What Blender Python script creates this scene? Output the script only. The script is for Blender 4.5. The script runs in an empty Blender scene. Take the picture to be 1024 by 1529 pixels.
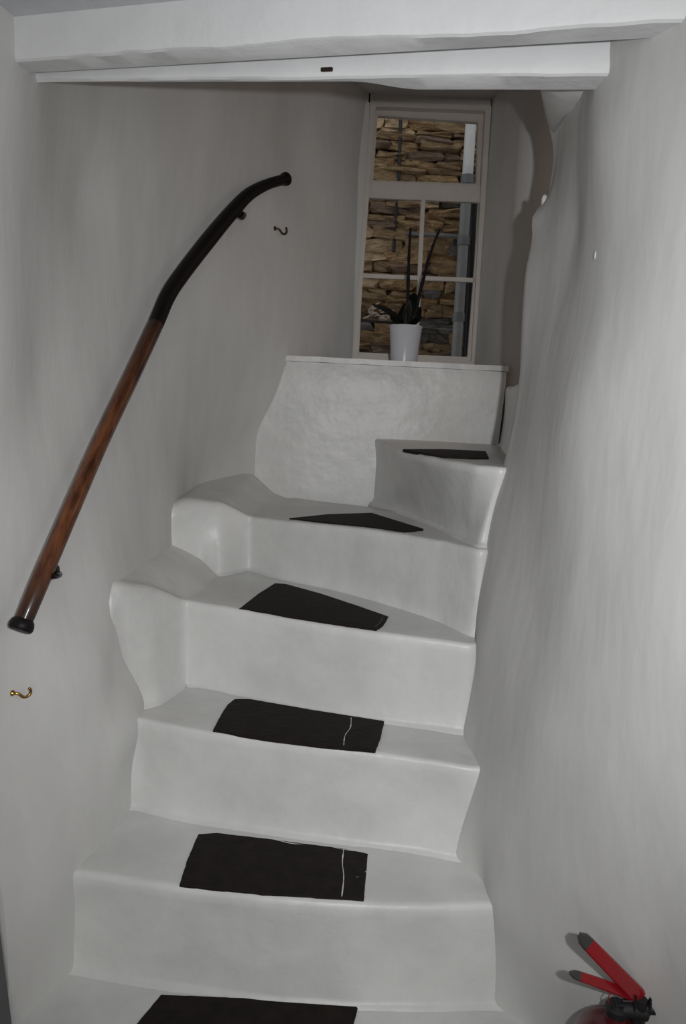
import bpy, bmesh, math, random
import numpy as np
from mathutils import Vector, Matrix, noise
random.seed(4)
S = bpy.context.scene
C = S.collection
EYE = 1.465
# ------------------------------------------------------------------ camera
FP, HOR, ROLL = 1166., 598., math.atan(.049)
PITCH = math.atan((764.5-HOR)/FP)
_U0 = Vector((0, math.sin(PITCH), math.cos(PITCH)))
CF = Vector((0, math.cos(PITCH), -math.sin(PITCH)))
CR = Vector((math.cos(ROLL), 0, 0)) + math.sin(ROLL)*_U0
CU = Vector((-math.sin(ROLL), 0, 0)) + math.cos(ROLL)*_U0
cam = bpy.data.cameras.new('camera')
cam.sensor_fit = 'VERTICAL'; cam.sensor_height = 36; cam.lens = 36*FP/1529; cam.clip_start = .02
camo = bpy.data.objects.new('camera', cam); C.objects.link(camo)
camo.matrix_world = Matrix(((CR.x, CU.x, -CF.x, 0), (CR.y, CU.y, -CF.y, 0), (CR.z, CU.z, -CF.z, EYE), (0, 0, 0, 1)))
S.camera = camo
# ------------------------------------------------------------------ world, light, exposure
w = bpy.data.worlds.new('world'); S.world = w; w.use_nodes = True
bg = w.node_tree.nodes['Background']; bg.inputs[0].default_value = (.92, .96, 1, 1); bg.inputs[1].default_value = .52
def lamp(name, kind, loc, power, color, **kw):
    l = bpy.data.lights.new(name, kind); l.energy = power; l.color = color
    for k, v in kw.items():
        if k != 'aim': setattr(l, k, v)
    o = bpy.data.objects.new(name, l); C.objects.link(o); o.location = loc
    if 'aim' in kw: o.rotation_euler = (Vector(kw['aim'])-Vector(loc)).to_track_quat('-Z', 'Y').to_euler()
    return o
# the flash of the photographer's camera, held just right of the lens
lamp('camera_flash', 'SPOT', (.125, -.03, EYE+.035), 66, (.98, .99, 1), shadow_soft_size=.012,
     spot_size=math.radians(100), spot_blend=1., aim=(.10, 3.0, EYE-.40))
lamp('fill_light_behind', 'AREA', (.0, -1.9, EYE-.10), 12.5, (1, .98, .95), size=1.1, aim=(0, 2, EYE-.4))  # added fill from behind the camera; the room has no window there
lamp('landing_light', 'AREA', (1.35, 2.72, EYE+1.15), 1.6, (1, .74, .62), size=.35, aim=(1.1, 2.5, EYE))
S.view_settings.view_transform = 'Standard'; S.view_settings.look = 'None'
S.view_settings.exposure = .08; S.view_settings.gamma = 1
try: S.view_settings.use_curve_mapping = False
except Exception: pass

# ------------------------------------------------------------------ survey helpers (metres, z up from the lower floor)
def ray(x, y): return (x-512)/FP*CR - (y-764.5)/FP*CU + CF
def oz(x, y, z):
    d = ray(x, y); t = (z-EYE)/d.z; p = d*t; return Vector((p.x, p.y, z))
def oy(x, y, Y):
    d = ray(x, y); p = d*(Y/d.y); return Vector((p.x, Y, p.z+EYE))

# ------------------------------------------------------------------ materials
def mat(name, col, rough=.6, metal=0, bump=0, bscale=20, mottle=0, mscale=6, col2=None, coat=0, stretch=(1, 1, 1), spec=.5, detail=6):
    m = bpy.data.materials.new(name); m.use_nodes = True; nt = m.node_tree; n = nt.nodes; L = nt.links
    b = n['Principled BSDF']; b.inputs['Base Color'].default_value = (*col, 1)
    b.inputs['Roughness'].default_value = rough; b.inputs['Metallic'].default_value = metal
    b.inputs['Specular IOR Level'].default_value = spec
    if coat: b.inputs['Coat Weight'].default_value = coat; b.inputs['Coat Roughness'].default_value = .15
    g = n.new('ShaderNodeNewGeometry'); mp = n.new('ShaderNodeMapping'); mp.inputs['Scale'].default_value = stretch
    L.new(g.outputs['Position'], mp.inputs[0])
    if mottle:
        t = n.new('ShaderNodeTexNoise'); t.inputs['Scale'].default_value = mscale; t.inputs['Detail'].default_value = 7
        t.inputs['Roughness'].default_value = .62
        r = n.new('ShaderNodeValToRGB'); r.color_ramp.elements[0].position = .35; r.color_ramp.elements[1].position = .65
        c2 = col2 or tuple(c*(1-mottle) for c in col)
        r.color_ramp.elements[0].color = (*c2, 1); r.color_ramp.elements[1].color = (*col, 1)
        L.new(mp.outputs[0], t.inputs[0]); L.new(t.outputs[0], r.inputs[0]); L.new(r.outputs[0], b.inputs['Base Color'])
    if bump:
        t2 = n.new('ShaderNodeTexNoise'); t2.inputs['Scale'].default_value = bscale; t2.inputs['Detail'].default_value = detail
        bp = n.new('ShaderNodeBump'); bp.inputs['Strength'].default_value = 1; bp.inputs['Distance'].default_value = bump
        L.new(mp.outputs[0], t2.inputs[0]); L.new(t2.outputs[0], bp.inputs['Height']); L.new(bp.outputs[0], b.inputs['Normal'])
    return m
M = {}
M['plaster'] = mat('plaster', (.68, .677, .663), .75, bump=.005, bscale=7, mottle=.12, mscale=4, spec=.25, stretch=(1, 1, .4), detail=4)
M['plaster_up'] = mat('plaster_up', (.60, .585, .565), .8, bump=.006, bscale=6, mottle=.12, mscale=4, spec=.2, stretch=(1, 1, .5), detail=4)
M['step'] = mat('step_paint', (.70, .70, .685), .36, bump=.0035, bscale=16, mottle=.13, mscale=6, spec=.35)
M['beam'] = mat('beam_paint', (.70, .705, .71), .55, bump=.005, bscale=14, mottle=.05, spec=.4)
M['rough'] = mat('rough_paint', (.72, .72, .71), .7, bump=.012, bscale=30, mottle=.1)
M['ceil'] = mat('ceiling_paint', (.62, .63, .66), .8, bump=.003, mottle=.05)
M['floor'] = mat('floor_stone', (.20, .18, .16), .7, bump=.004, mottle=.3)
M['dark'] = mat('bare_slate', (.011, .009, .008), .7, bump=.002, bscale=60, mottle=.4, mscale=25, col2=(.018, .013, .011), spec=.15)
M['frame'] = mat('frame_paint', (.56, .51, .46), .5, bump=.002, bscale=25, mottle=.08, mscale=18)
M['wood'] = mat('rail_wood', (.23, .078, .028), .4, spec=.3, bump=.0012, bscale=18, mottle=.6, mscale=26, col2=(.05, .014, .006), stretch=(2.2, .35, .35), coat=.25)
M['rail_dark'] = mat('rail_dark', (.008, .006, .006), .5, spec=.2, bump=.001, mottle=.3)
M['iron'] = mat('iron', (.015, .012, .012), .4, .6)
M['brass'] = mat('brass', (.42, .26, .08), .3, 1.)
M['bronze'] = mat('bronze', (.10, .07, .05), .35, .9)
M['pot'] = mat('pot_glaze', (.60, .61, .66), .22, spec=.6, coat=.5)
M['leaf'] = mat('leaf', (.004, .006, .003), .5, spec=.2, mottle=.3)
M['stem'] = mat('stem', (.005, .004, .004), .6, spec=.2)
M['soil'] = mat('bark', (.03, .02, .012), .9, bump=.01, bscale=80)
M['red'] = mat('red_paint', (.24, .006, .010), .28, coat=.4)
M['deepred'] = mat('cylinder_red', (.075, .007, .010), .3, coat=.3)
M['grip'] = mat('worn_tip', (.09, .085, .08), .4, .6)
M['rubber'] = mat('black_rubber', (.01, .01, .012), .5)
M['jamb'] = mat('jamb_grey', (.10, .10, .105), .6)
M['mortar'] = mat('mortar', (.24, .165, .10), .95, bump=.02, bscale=30)
M['pipe'] = mat('grey_plastic', (.27, .27, .265), .45, mottle=.15, mscale=9)
M['pipe_white'] = mat('white_plastic', (.72, .70, .68), .45, mottle=.15, mscale=9)
M['pipe_dark'] = mat('black_pipe', (.012, .012, .013), .5)
M['conduit'] = mat('conduit', (.16, .16, .165), .5)
M['twig'] = mat('twig', (.55, .47, .38), .8)
ST = [mat('stone_a', (.50, .32, .155), .9, bump=.03, bscale=40, mottle=.6, mscale=34, stretch=(.6, 1, 1.6)),
      mat('stone_b', (.38, .25, .13), .9, bump=.03, bscale=28, mottle=.5, mscale=25, stretch=(.6, 1, 1.6)),
      mat('stone_c', (.25, .165, .11), .9, bump=.03, bscale=28, mottle=.5, mscale=20, stretch=(.6, 1, 1.6)),
      mat('stone_d', (.64, .46, .28), .9, bump=.03, bscale=28, mottle=.5, mscale=22, stretch=(.6, 1, 1.6)),
      mat('stone_e', (.17, .155, .14), .9, bump=.03, bscale=28, mottle=.4, mscale=20, stretch=(.6, 1, 1.6))]
def rail_grade(m, stops):
    nt = m.node_tree; n = nt.nodes; L = nt.links; b = n['Principled BSDF']; src = b.inputs['Base Color'].links[0].from_socket
    g = n.new('ShaderNodeNewGeometry'); sx = n.new('ShaderNodeSeparateXYZ'); mr = n.new('ShaderNodeMapRange')
    mr.inputs['From Min'].default_value = 1.0; mr.inputs['From Max'].default_value = 1.8
    cr = n.new('ShaderNodeValToRGB'); e = cr.color_ramp.elements
    e[0].position, e[0].color = stops[0][0], (*[stops[0][1]]*3, 1); e[1].position, e[1].color = stops[-1][0], (*[stops[-1][1]]*3, 1)
    for p_, v_ in stops[1:-1]: q = e.new(p_); q.color = (v_, v_, v_, 1)
    mx = n.new('ShaderNodeMix'); mx.data_type = 'RGBA'; mx.inputs[6].default_value = (.010, .006, .006, 1)
    L.new(g.outputs['Position'], sx.inputs[0]); L.new(sx.outputs[2], mr.inputs['Value']); L.new(mr.outputs[0], cr.inputs[0])
    L.new(cr.outputs[0], mx.inputs[0]); L.new(src, mx.inputs[7]); L.new(mx.outputs[2], b.inputs['Base Color'])
rail_grade(M['wood'], [(0, .1), (.06, .35), (.16, .9), (.5, .85), (.68, .45), (.86, .12)])
def glass():
    m = bpy.data.materials.new('window_glass'); m.use_nodes = True; b = m.node_tree.nodes['Principled BSDF']
    b.inputs['Base Color'].default_value = (.97, .98, .98, 1); b.inputs['Roughness'].default_value = 0
    b.inputs['Transmission Weight'].default_value = 1; b.inputs['IOR'].default_value = 1.12
    return m
M['glass'] = glass()

# ------------------------------------------------------------------ mesh helpers
def link(name, me, m, parent=None, smooth=True):
    o = bpy.data.objects.new(name, me); C.objects.link(o)
    if m and not me.materials: me.materials.append(m)
    if parent is not None:
        o.parent = parent; o.matrix_parent_inverse = Matrix.Translation(-Vector(parent.location))
    if smooth:
        for p in me.polygons: p.use_smooth = True
    return o
def pyd(name, vs, fs, m, parent=None, smooth=True, recalc=True):
    me = bpy.data.meshes.new(name); me.from_pydata([tuple(v) for v in vs], [], fs)
    bm = bmesh.new(); bm.from_mesh(me); bmesh.ops.remove_doubles(bm, verts=bm.verts, dist=1e-6)
    if recalc: bmesh.ops.recalc_face_normals(bm, faces=bm.faces)
    bm.to_mesh(me); bm.free(); me.update()
    return link(name, me, m, parent, smooth)
def sharp(o, deg=40):
    bm = bmesh.new(); bm.from_mesh(o.data)
    for e in bm.edges:
        if len(e.link_faces) == 2 and e.calc_face_angle(0) > math.radians(deg): e.smooth = False
    bm.to_mesh(o.data); bm.free()
def thing(name, loc, label, cat, group=None):
    o = bpy.data.objects.new(name, None); C.objects.link(o); o.location = loc; o.empty_display_size = .05
    o['label'] = label; o['category'] = cat
    if group: o['group'] = group
    return o
def tag(o, label, cat, group=None):
    o['label'] = label; o['category'] = cat
    if group: o['group'] = group
    return o
def struct(o): o['kind'] = 'structure'; return o
def box(name, a, b, m, parent=None, bev=0, seg=2):
    """axis box a..b"""
    bm = bmesh.new(); bmesh.ops.create_cube(bm, size=1)
    for v in bm.verts: v.co = Vector([(a[i]+b[i])/2+v.co[i]*(b[i]-a[i]) for i in range(3)])
    if bev: bmesh.ops.bevel(bm, geom=bm.edges[:], offset=bev, segments=seg, affect='EDGES')
    me = bpy.data.meshes.new(name); bm.to_mesh(me); bm.free()
    o = link(name, me, m, parent, False); return o
def hexa(name, c8, m, parent=None, bev=0):
    """c8: bottom 4 then top 4, same winding"""
    bm = bmesh.new(); v = [bm.verts.new(p) for p in c8]
    for f in ((0, 1, 2, 3), (4, 5, 6, 7), (0, 1, 5, 4), (1, 2, 6, 5), (2, 3, 7, 6), (3, 0, 4, 7)): bm.faces.new([v[i] for i in f])
    bmesh.ops.recalc_face_normals(bm, faces=bm.faces)
    if bev: bmesh.ops.bevel(bm, geom=bm.edges[:], offset=bev, segments=2, affect='EDGES')
    me = bpy.data.meshes.new(name); bm.to_mesh(me); bm.free()
    return link(name, me, m, parent, False)
def catmull(pts, n=6):
    pts = [Vector(p) for p in pts]; out = []
    for i in range(len(pts)-1):
        p0 = pts[max(i-1, 0)]; p1 = pts[i]; p2 = pts[i+1]; p3 = pts[min(i+2, len(pts)-1)]
        for k in range(n):
            t = k/n
            out.append(.5*((2*p1)+(p2-p0)*t+(2*p0-5*p1+4*p2-p3)*t*t+(3*p1-p0-3*p2+p3)*t**3))
    out.append(pts[-1]); return out
def tube_geo(path, rad, seg=12, cap=True, flat=1.):
    vs, fs = [], []; n = len(path); up = Vector((0, 0, 1)); prev = None
    for i, p in enumerate(path):
        t = (path[min(i+1, n-1)]-path[max(i-1, 0)]).normalized()
        if prev is None:
            a = t.cross(up)
            if a.length < .05: a = t.cross(Vector((1, 0, 0)))
        else: a = prev-t*prev.dot(t)
        a.normalize(); prev = a; b = t.cross(a)
        r = rad[i] if hasattr(rad, '__len__') else rad
        for k in range(seg):
            an = 2*math.pi*k/seg; vs.append(p+(a*math.cos(an)+b*math.sin(an)*flat)*r)
    for i in range(n-1):
        for k in range(seg):
            fs.append((i*seg+k, i*seg+(k+1) % seg, (i+1)*seg+(k+1) % seg, (i+1)*seg+k))
    if cap: fs.append(tuple(range(seg))[::-1]); fs.append(tuple((n-1)*seg+k for k in range(seg)))
    return vs, fs
def tube(name, path, rad, m, parent=None, seg=12, **k):
    vs, fs = tube_geo(path, rad, seg, **k); o = pyd(name, vs, fs, m, parent); sharp(o, 50); return o
def lathe_geo(prof, seg=32, loc=(0, 0, 0), axis=None):
    vs, fs = [], []; n = len(prof); q = Vector((0, 0, 1)).rotation_difference(Vector(axis)) if axis is not None else None
    for r, z in prof:
        for k in range(seg):
            a = 2*math.pi*k/seg; v = Vector((r*math.cos(a), r*math.sin(a), z))
            if q: v = q @ v
            vs.append(v+Vector(loc))
    for i in range(n-1):
        for k in range(seg): fs.append((i*seg+k, i*seg+(k+1) % seg, (i+1)*seg+(k+1) % seg, (i+1)*seg+k))
    fs.append(tuple(range(seg))[::-1]); fs.append(tuple((n-1)*seg+k for k in range(seg)))
    return vs, fs
def lathe(name, prof, m, parent=None, seg=32, loc=(0, 0, 0), axis=None, deg=40):
    vs, fs = lathe_geo(prof, seg, loc, axis); o = pyd(name, vs, fs, m, parent); sharp(o, deg); return o
def merge(geos):
    V, Fs = [], []
    for v, f in geos:
        k = len(V); V += list(v); Fs += [tuple(i+k for i in q) for q in f]
    return V, Fs
def nz(p, s, a): return noise.noise(Vector(p)*s)*a
def rbf(pts, eps=.03):
    """smooth X(y, z) through surveyed points (linear kernel + plane)"""
    P = np.array([(p[1], p[2]) for p in pts]); x = np.array([p[0] for p in pts]); n = len(P)
    K = np.sqrt(((P[:, None]-P[None])**2).sum(-1)+eps**2)
    T = np.c_[np.ones(n), P]; A = np.block([[K+.003*np.eye(n), T], [T.T, np.zeros((3, 3))]])
    s = np.linalg.solve(A, np.r_[x, 0, 0, 0])
    def f(y, z):
        k = np.sqrt((P[:, 0]-y)**2+(P[:, 1]-z)**2+eps**2); return float(k@s[:n]+s[n]+s[n+1]*y+s[n+2]*z)
    return f
def grid(name, nu, nv, fn, m, parent=None, thick=None):
    vs = [fn(i/(nu-1), j/(nv-1)) for i in range(nu) for j in range(nv)]
    fs = [(i*nv+j, (i+1)*nv+j, (i+1)*nv+j+1, i*nv+j+1) for i in range(nu-1) for j in range(nv-1)]
    if thick:
        k = len(vs); vs += [Vector(v)+Vector(thick) for v in vs]
        fs += [tuple(q+k for q in f[::-1]) for f in fs]
        for i in range(nu-1):
            for j in (0, nv-1): a, b = i*nv+j, (i+1)*nv+j; fs.append((a, b, b+k, a+k))
        for j in range(nv-1):
            for i in (0, nu-1): a, b = i*nv+j, i*nv+j+1; fs.append((a, b, b+k, a+k))
    o = pyd(name, vs, fs, m, parent); sharp(o, 60); return o

ZA, ZB, ZC, ZD, ZE, ZF = [EYE-h for h in (1.265, 1.03, .795, .561, .3836, .139)]
# ------------------------------------------------------------------ left stairwell wall
Lp = [oz(24, 1529, ZA), oz(105, 1455, ZA), oz(110, 1300, ZB), oz(198, 1205, ZB), oz(207, 1072, ZC),
      oy(165, 872, 1.85), oy(167, 985, 1.79), oy(181, 1035, 1.80), oy(199, 1140, 1.82), oy(200, 830, 2.05), oy(258, 752, 2.38), oy(259, 801, 2.42), oy(300, 720, 2.72),
      oy(350, 705, 2.90), oy(382, 690, 3.0), oy(384, 645, 2.99), oy(412, 590, 2.99), oy(430, 530, 2.99), oy(438, 400, 2.99), oy(440, 250, 2.99),
      oy(528, 540, 3.42), oy(529, 520, 3.42), oy(549, 150, 3.42), oy(538, 340, 3.42),
      oy(6, 1035, 1.47), oy(2, 800, 1.48), oy(4, 500, 1.49), oy(20, 80, 1.5),
      oy(60, 560, 1.72), oy(120, 300, 1.95), oy(120, 900, 1.72), oy(200, 600, 2.15), oy(270, 300, 2.38), oy(300, 560, 2.55), oy(360, 300, 2.70),
      oy(150, 1000, 1.72), oy(90, 1150, 1.58)]
fL = rbf([tuple(p) for p in Lp], .05)
def left_pt(u, v):
    Y = 1.38+u*(3.44-1.38); z = -.02+v*(EYE+1.32+.02)
    Yc = Y; x = fL(Yc, z)
    x += nz((0, Y, z), 2.5, .010)+nz((3, Y, z*.6), 6, .003)
    return Vector((x, Y, z))
struct(grid('wall_left', 80, 100, left_pt, M['plaster'], thick=(-.28, .0, 0)))
# dark grey door jamb at the foot of the wall, towards the room
a, b = oy(20, 1529, 1.37), oy(0, 1360, 1.37); d = (b-a)/(b.z-a.z)
b0, b1 = a+d*(.0-a.z), a+d*(EYE-.35-a.z)
j = hexa('trim_1', [(b0.x-.16, 1.28, 0), (b0.x, 1.28, 0), (b0.x, 1.372, 0), (b0.x-.16, 1.372, 0),
                    (b1.x-.16, 1.28, b1.z), (b1.x-.01, 1.28, b1.z), (b1.x-.01, 1.372, b1.z), (b1.x-.16, 1.372, b1.z)], M['jamb'], bev=.004)
struct(j)

# ------------------------------------------------------------------ right wall with its free corner
sil = [(803, 118), (804, 130), (812, 165), (822, 205), (824, 250), (821, 282), (812, 296), (800, 318), (793, 350), (785, 400), (779, 470), (775, 560), (767, 620), (752, 690), (735, 750), (721, 820)]
Rc = [oy(x, y, 1.95) for x, y in sil]
Rp = [oy(x, y, 1.95) for x, y in sil] + [oy(712, 955, 1.86), oy(711, 962, 1.875), oy(690, 1083, 1.875), oy(705, 1145, 1.712), oz(660, 1265, ZB), oz(735, 1350, ZB),
      oz(715, 1310, ZB), oy(740, 1500, 1.508), oz(785, 1529, ZA), Vector((.54, 1.25, ZA)), Vector((.61, 1.12, ZB-.1)), Vector((.64, 1.12, 0)), Vector((.66, .9, ZB)), Vector((.70, .9, 0)),
      Vector((.452, 1.2, EYE+.56)), Vector((.404, 1.38, EYE+.55)), oy(908, 66, 1.385), Vector((.402, 1.40, EYE+.46)), Vector((.50, 1.0, EYE+.3)), Vector((.51, .9, EYE+.55)),
      Vector((.40, 1.45, EYE)), Vector((.39, 1.55, EYE-.4)), Vector((.39, 1.4, EYE-.6)), Vector((.48, 1.05, EYE-.3)), Vector((.43, 1.60, EYE+.35)),
      Vector((.34, 1.95, ZD-.3)), Vector((.34, 1.95, 0)), Vector((.35, 1.6, 0)), Vector((.42, 1.95, EYE+1.3))]
fR = rbf([tuple(p) for p in Rp])
def right_pt(u, v):
    z = -.02+v*(EYE+1.32+.02)
    if u <= .6:
        Y = .6+u/.6*(1.945-.6); x = fR(Y, z)+nz((9, Y, z), 3, .006)*min(1, (1.945-Y)*5)+nz((5, Y, z), 9, .0012)
        return Vector((x, Y, z))
    xc = fR(1.945, z); t = (u-.6)/.4; 
    rr = .012
    if t < .25:
        an = t/.25*math.pi/2; return Vector((xc+rr*(1-math.cos(an)), 1.945+rr*math.sin(an), z))
    s = (t-.25)/.75
    return Vector((xc+rr+s*(1.75-xc), 1.957+.12*s, z))
def grid_right():
    nu, nv = 91, 150
    us = [i/60*.6 for i in range(61)]+[.6+.4*k/29 for k in range(1, 30)]
    vs = [right_pt(u, j/(nv-1)) for u in us for j in range(nv)]; n = len(us)
    fs = [(i*nv+j, (i+1)*nv+j, (i+1)*nv+j+1, i*nv+j+1) for i in range(n-1) for j in range(nv-1)]
    o = pyd('wall_right', vs, fs, M['plaster']); sharp(o, 50); struct(o); return o
wr = grid_right()
def wall_bit(name, px, py, Y, r, m=M['plaster']):
    p = oy(px, py, Y); x = fR(Y, p.z); vs, fs = [], []
# lumps of plaster over old fixings on the right wall
def knob(px, py, Y, r, s=(1, 1, 1), name='plaster_lump'):
    p = oy(px, py, Y); p.x = fR(Y, p.z)
    bm = bmesh.new(); bmesh.ops.create_icosphere(bm, subdivisions=3, radius=r)
    for v in bm.verts:
        v.co = Vector((v.co.x*s[0], v.co.y*s[1], v.co.z*s[2])); v.co *= 1+nz(v.co*1., 60, .25); v.co += p
    me = bpy.data.meshes.new(name); bm.to_mesh(me); bm.free(); return link(name, me, M['plaster'], wr)
def surfR(px, py):
    d = ray(px, py); t = .5
    while t < 3:
        p = d*t
        if p.x >= fR(p.y, p.z+EYE): break
        t += .002
    return Vector((p.x, p.y, p.z+EYE))
def surfL(px, py):
    d = ray(px, py); t = .5
    while t < 4:
        p = d*t
        if p.x <= left_pt((p.y-1.38)/2.06, (p.z+EYE+.02)/(EYE+1.34)).x: break
        t += .002
    return Vector((p.x, p.y, p.z+EYE))
knob(811, 300, 1.935, .010, (.9, .7, 1.5))
hull_pts = [oy(890, 113, 1.47), oy(803, 126, 1.62), oy(822, 200, 1.93), oy(893, 90, 1.47)+Vector((.02, 0, .10)), oy(803, 126, 1.62)+Vector((.0, .01, .12)), oy(822, 200, 1.93)+Vector((.03, .01, .14)), oy(850, 160, 1.66)+Vector((-.004, -.006, 0))]
bm = bmesh.new()
for p in hull_pts+[p_+Vector((.12, .02, 0)) for p_ in hull_pts]: bm.verts.new(p)
bmesh.ops.convex_hull(bm, input=bm.verts[:])
bmesh.ops.delete(bm, geom=[v for v in bm.verts if not v.link_faces], context='VERTS')
bmesh.ops.bevel(bm, geom=bm.edges[:], offset=.006, segments=3, affect='EDGES')
me = bpy.data.meshes.new('plaster_fillet'); bm.to_mesh(me); bm.free(); link('plaster_fillet', me, M['plaster'], wr)
for px, py, r, s in ((888, 381, .0045, (.35, 1, 1.6)),):
    p = surfR(px, py); k = knob(px, py, p.y, r, s)
p = surfR(1000, 375); q = surfR(990, 368); r_ = surfR(1010, 383)
tube('plaster_ridge', [q, p, r_], [.0015, .0028, .002], M['plaster'], wr, 8)

# ------------------------------------------------------------------ back wall: window surround, panel under the window, wall of the upper flight
Wq = [oy(528, 541, 3.40), oy(709, 541, 3.40), oy(733, 158, 3.40), oy(553, 152, 3.40)]   # frame corners
wx0, wx1 = (Wq[0].x+Wq[3].x)/2, (Wq[1].x+Wq[2].x)/2; wz0 = EYE+.155; wz1 = (Wq[2].z+Wq[3].z)/2
def boxes(lst):
    g = []
    for a, b in lst:
        v = [Vector((x, y, z)) for z in (a[2], b[2]) for x, y in ((a[0], a[1]), (b[0], a[1]), (b[0], b[1]), (a[0], b[1]))]
        g.append((v, [(3, 2, 1, 0), (4, 5, 6, 7), (0, 1, 5, 4), (1, 2, 6, 5), (2, 3, 7, 6), (3, 0, 4, 7)]))
    return merge(g)
TOP = EYE+1.30
# surround, and panel under the window
vs, fs = boxes([((-.45, 3.40, -.02), (wx0+.006, 3.48, TOP)), ((wx1-.006, 3.40, -.02), (1.85, 3.48, TOP)),
                ((wx0, 3.40, wz1-.006), (wx1, 3.48, TOP)), ((wx0, 3.40, -.02), (wx1, 3.56, wz0-.01))])
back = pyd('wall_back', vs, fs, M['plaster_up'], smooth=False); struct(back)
pr = oy(757, 548, 2.99).x; pr2 = oy(744, 665, 2.99).x
def panel_pt(u, v):
    z = -.02+v*(EYE+.136+.02); zz = (z-EYE)
    x0, x1 = -.55, pr+(pr2-pr)*max(0, min(1, (EYE+.13-z)/.27)); x = x0+u*(x1-x0)
    y = 2.99+nz((x, 0, z), 3, .008)+.03*max(0, -x-.15)-.006*math.exp(-((z-EYE-.06)/.08)**2)
    return Vector((x, y, z))
pan = grid('wall_panel', 50, 50, panel_pt, M['step'], back, thick=(0, .42, 0))
# wall facing down the upper flight, right of the window
def side_pt(u, v):
    z = -.02+v*(TOP+.02); yb = oy(781, 200, 2.99)
    if u < .4:
        t = u/.4; return Vector((wx1-.004+t*(pr+.012-wx1), 3.41-t*.42, z))
    t = (u-.4)/.6; return Vector((pr+.012+t*(1.85-pr), 2.99, z))
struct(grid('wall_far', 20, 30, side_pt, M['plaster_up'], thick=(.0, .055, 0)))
# slate-smooth painted sill board
# ceilings
def ceil_pt(u, v): return Vector((-.95+u*2.85, 1.45+v*2.2, TOP-.055+nz((u*3, v*2, 1), 3, .006)))
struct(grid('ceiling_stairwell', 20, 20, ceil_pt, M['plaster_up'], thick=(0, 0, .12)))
CZ = EYE+.648
struct(box('ceiling', (-2.3, -2.4, CZ), (2.1, 1.5, CZ+.08), M['ceil']))
struct(box('floor', (-2.3, -2.4, -.08), (2.1, 1.6, 0), M['floor']))
struct(box('wall_behind', (-2.3, -2.5, -.05), (2.1, -2.4, CZ+.05), M['plaster']))
struct(box('wall_room_left', (-2.4, -2.4, -.05), (-2.3, 1.75, CZ+.05), M['plaster']))
struct(box('wall_room_right', (2.1, -2.4, -.05), (2.2, 3.7, TOP), M['plaster']))
struct(box('wall_partition_left', (-2.3, 1.62, -.05), (-.78, 1.75, TOP), M['plaster']))
struct(box('wall_partition_right', (.60, .50, -.05), (2.1, .60, TOP), M['plaster']))
# ------------------------------------------------------------------ beams
def beam(name, A, B, drop_a, drop_b, depth, top, m, wav=.004, ext=.12, wob=0):
    """board across the stair foot, lower front edge A->B; uneven lower edge"""
    A = Vector(A); B = Vector(B); d = (B-A); d.z = 0; L = d.length; d.normalize(); nrm = Vector((-d.y, d.x, 0))
    n = 60; vs, fs = [], []
    for i in range(n+1):
        s = -ext+(L+2*ext)*i/n; t = s/L; p = A.lerp(B, t)
        e = nz((s*6, 1.3, A.y*9), 1, wav)+nz((s*22, 4.3, A.y*5), 1, wav*.45); e2 = nz((s*5, 7.7, 2), 1, wav*1.6)
        tt = max(0, min(1, t)); tt = tt if not wob else .35*tt+.65*(lambda q: q*q*(3-2*q))(max(0, min(1, (t-.55)/.12)))
        dep = depth[0]+(depth[1]-depth[0])*tt+e2*1.5
        pr_ = [(0, top), (0, p.z+.012+e), (.003, p.z+.003+e), (.008, p.z+e), (dep-.006, p.z+e2*.6), (dep, p.z+.006+e2*.6), (dep, top)]
        for o_, z_ in pr_: vs.append(Vector((p.x, p.y, 0))+nrm*o_+Vector((0, 0, z_)))
    k = 7
    for i in range(n):
        for j_ in range(k): fs.append((i*k+j_, (i+1)*k+j_, (i+1)*k+(j_+1) % k, i*k+(j_+1) % k))
    fs.append(tuple(range(k))); fs.append(tuple(n*k+q for q in range(k))[::-1])
    o = pyd(name, vs, fs, m); sharp(o, 30); return o
A1, B1 = oy(20, 90, 1.5), oy(1024, 28, 1.2)
b1 = beam('trim_2', A1, B1, 0, 0, (.06, .06), CZ+.02, M['beam'], .006); struct(b1)
A2, B2 = oy(110, 119, 1.585), oy(910, 110, 1.38)
b2 = beam('trim_3', A2, B2, 0, 0, (.016, .072), TOP, M['beam'], .0025, .2, wob=1); struct(b2)
p = oy(488, 104, 1.47)
dd = (B2-A2).normalized(); nn = Vector((dd.y, -dd.x, 0)).normalized()
t_ = None
def on_plane(px, py, P, N):
    d = ray(px, py); o_ = Vector((0, 0, EYE)); t = (P-o_).dot(N)/d.dot(N); return o_+d*t
c = on_plane(488, 104, A2, nn); hx = Vector((dd.x, dd.y, 0)).normalized()
hexa('metal_tab', [c+hx*a_+Vector((0, 0, z_))+nn*n_ for z_ in (-.0035, .0035) for a_, n_ in ((-.011, -.002), (.011, -.002), (.011, .003), (-.011, .003))], M['bronze'], b2, .001)

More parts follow.
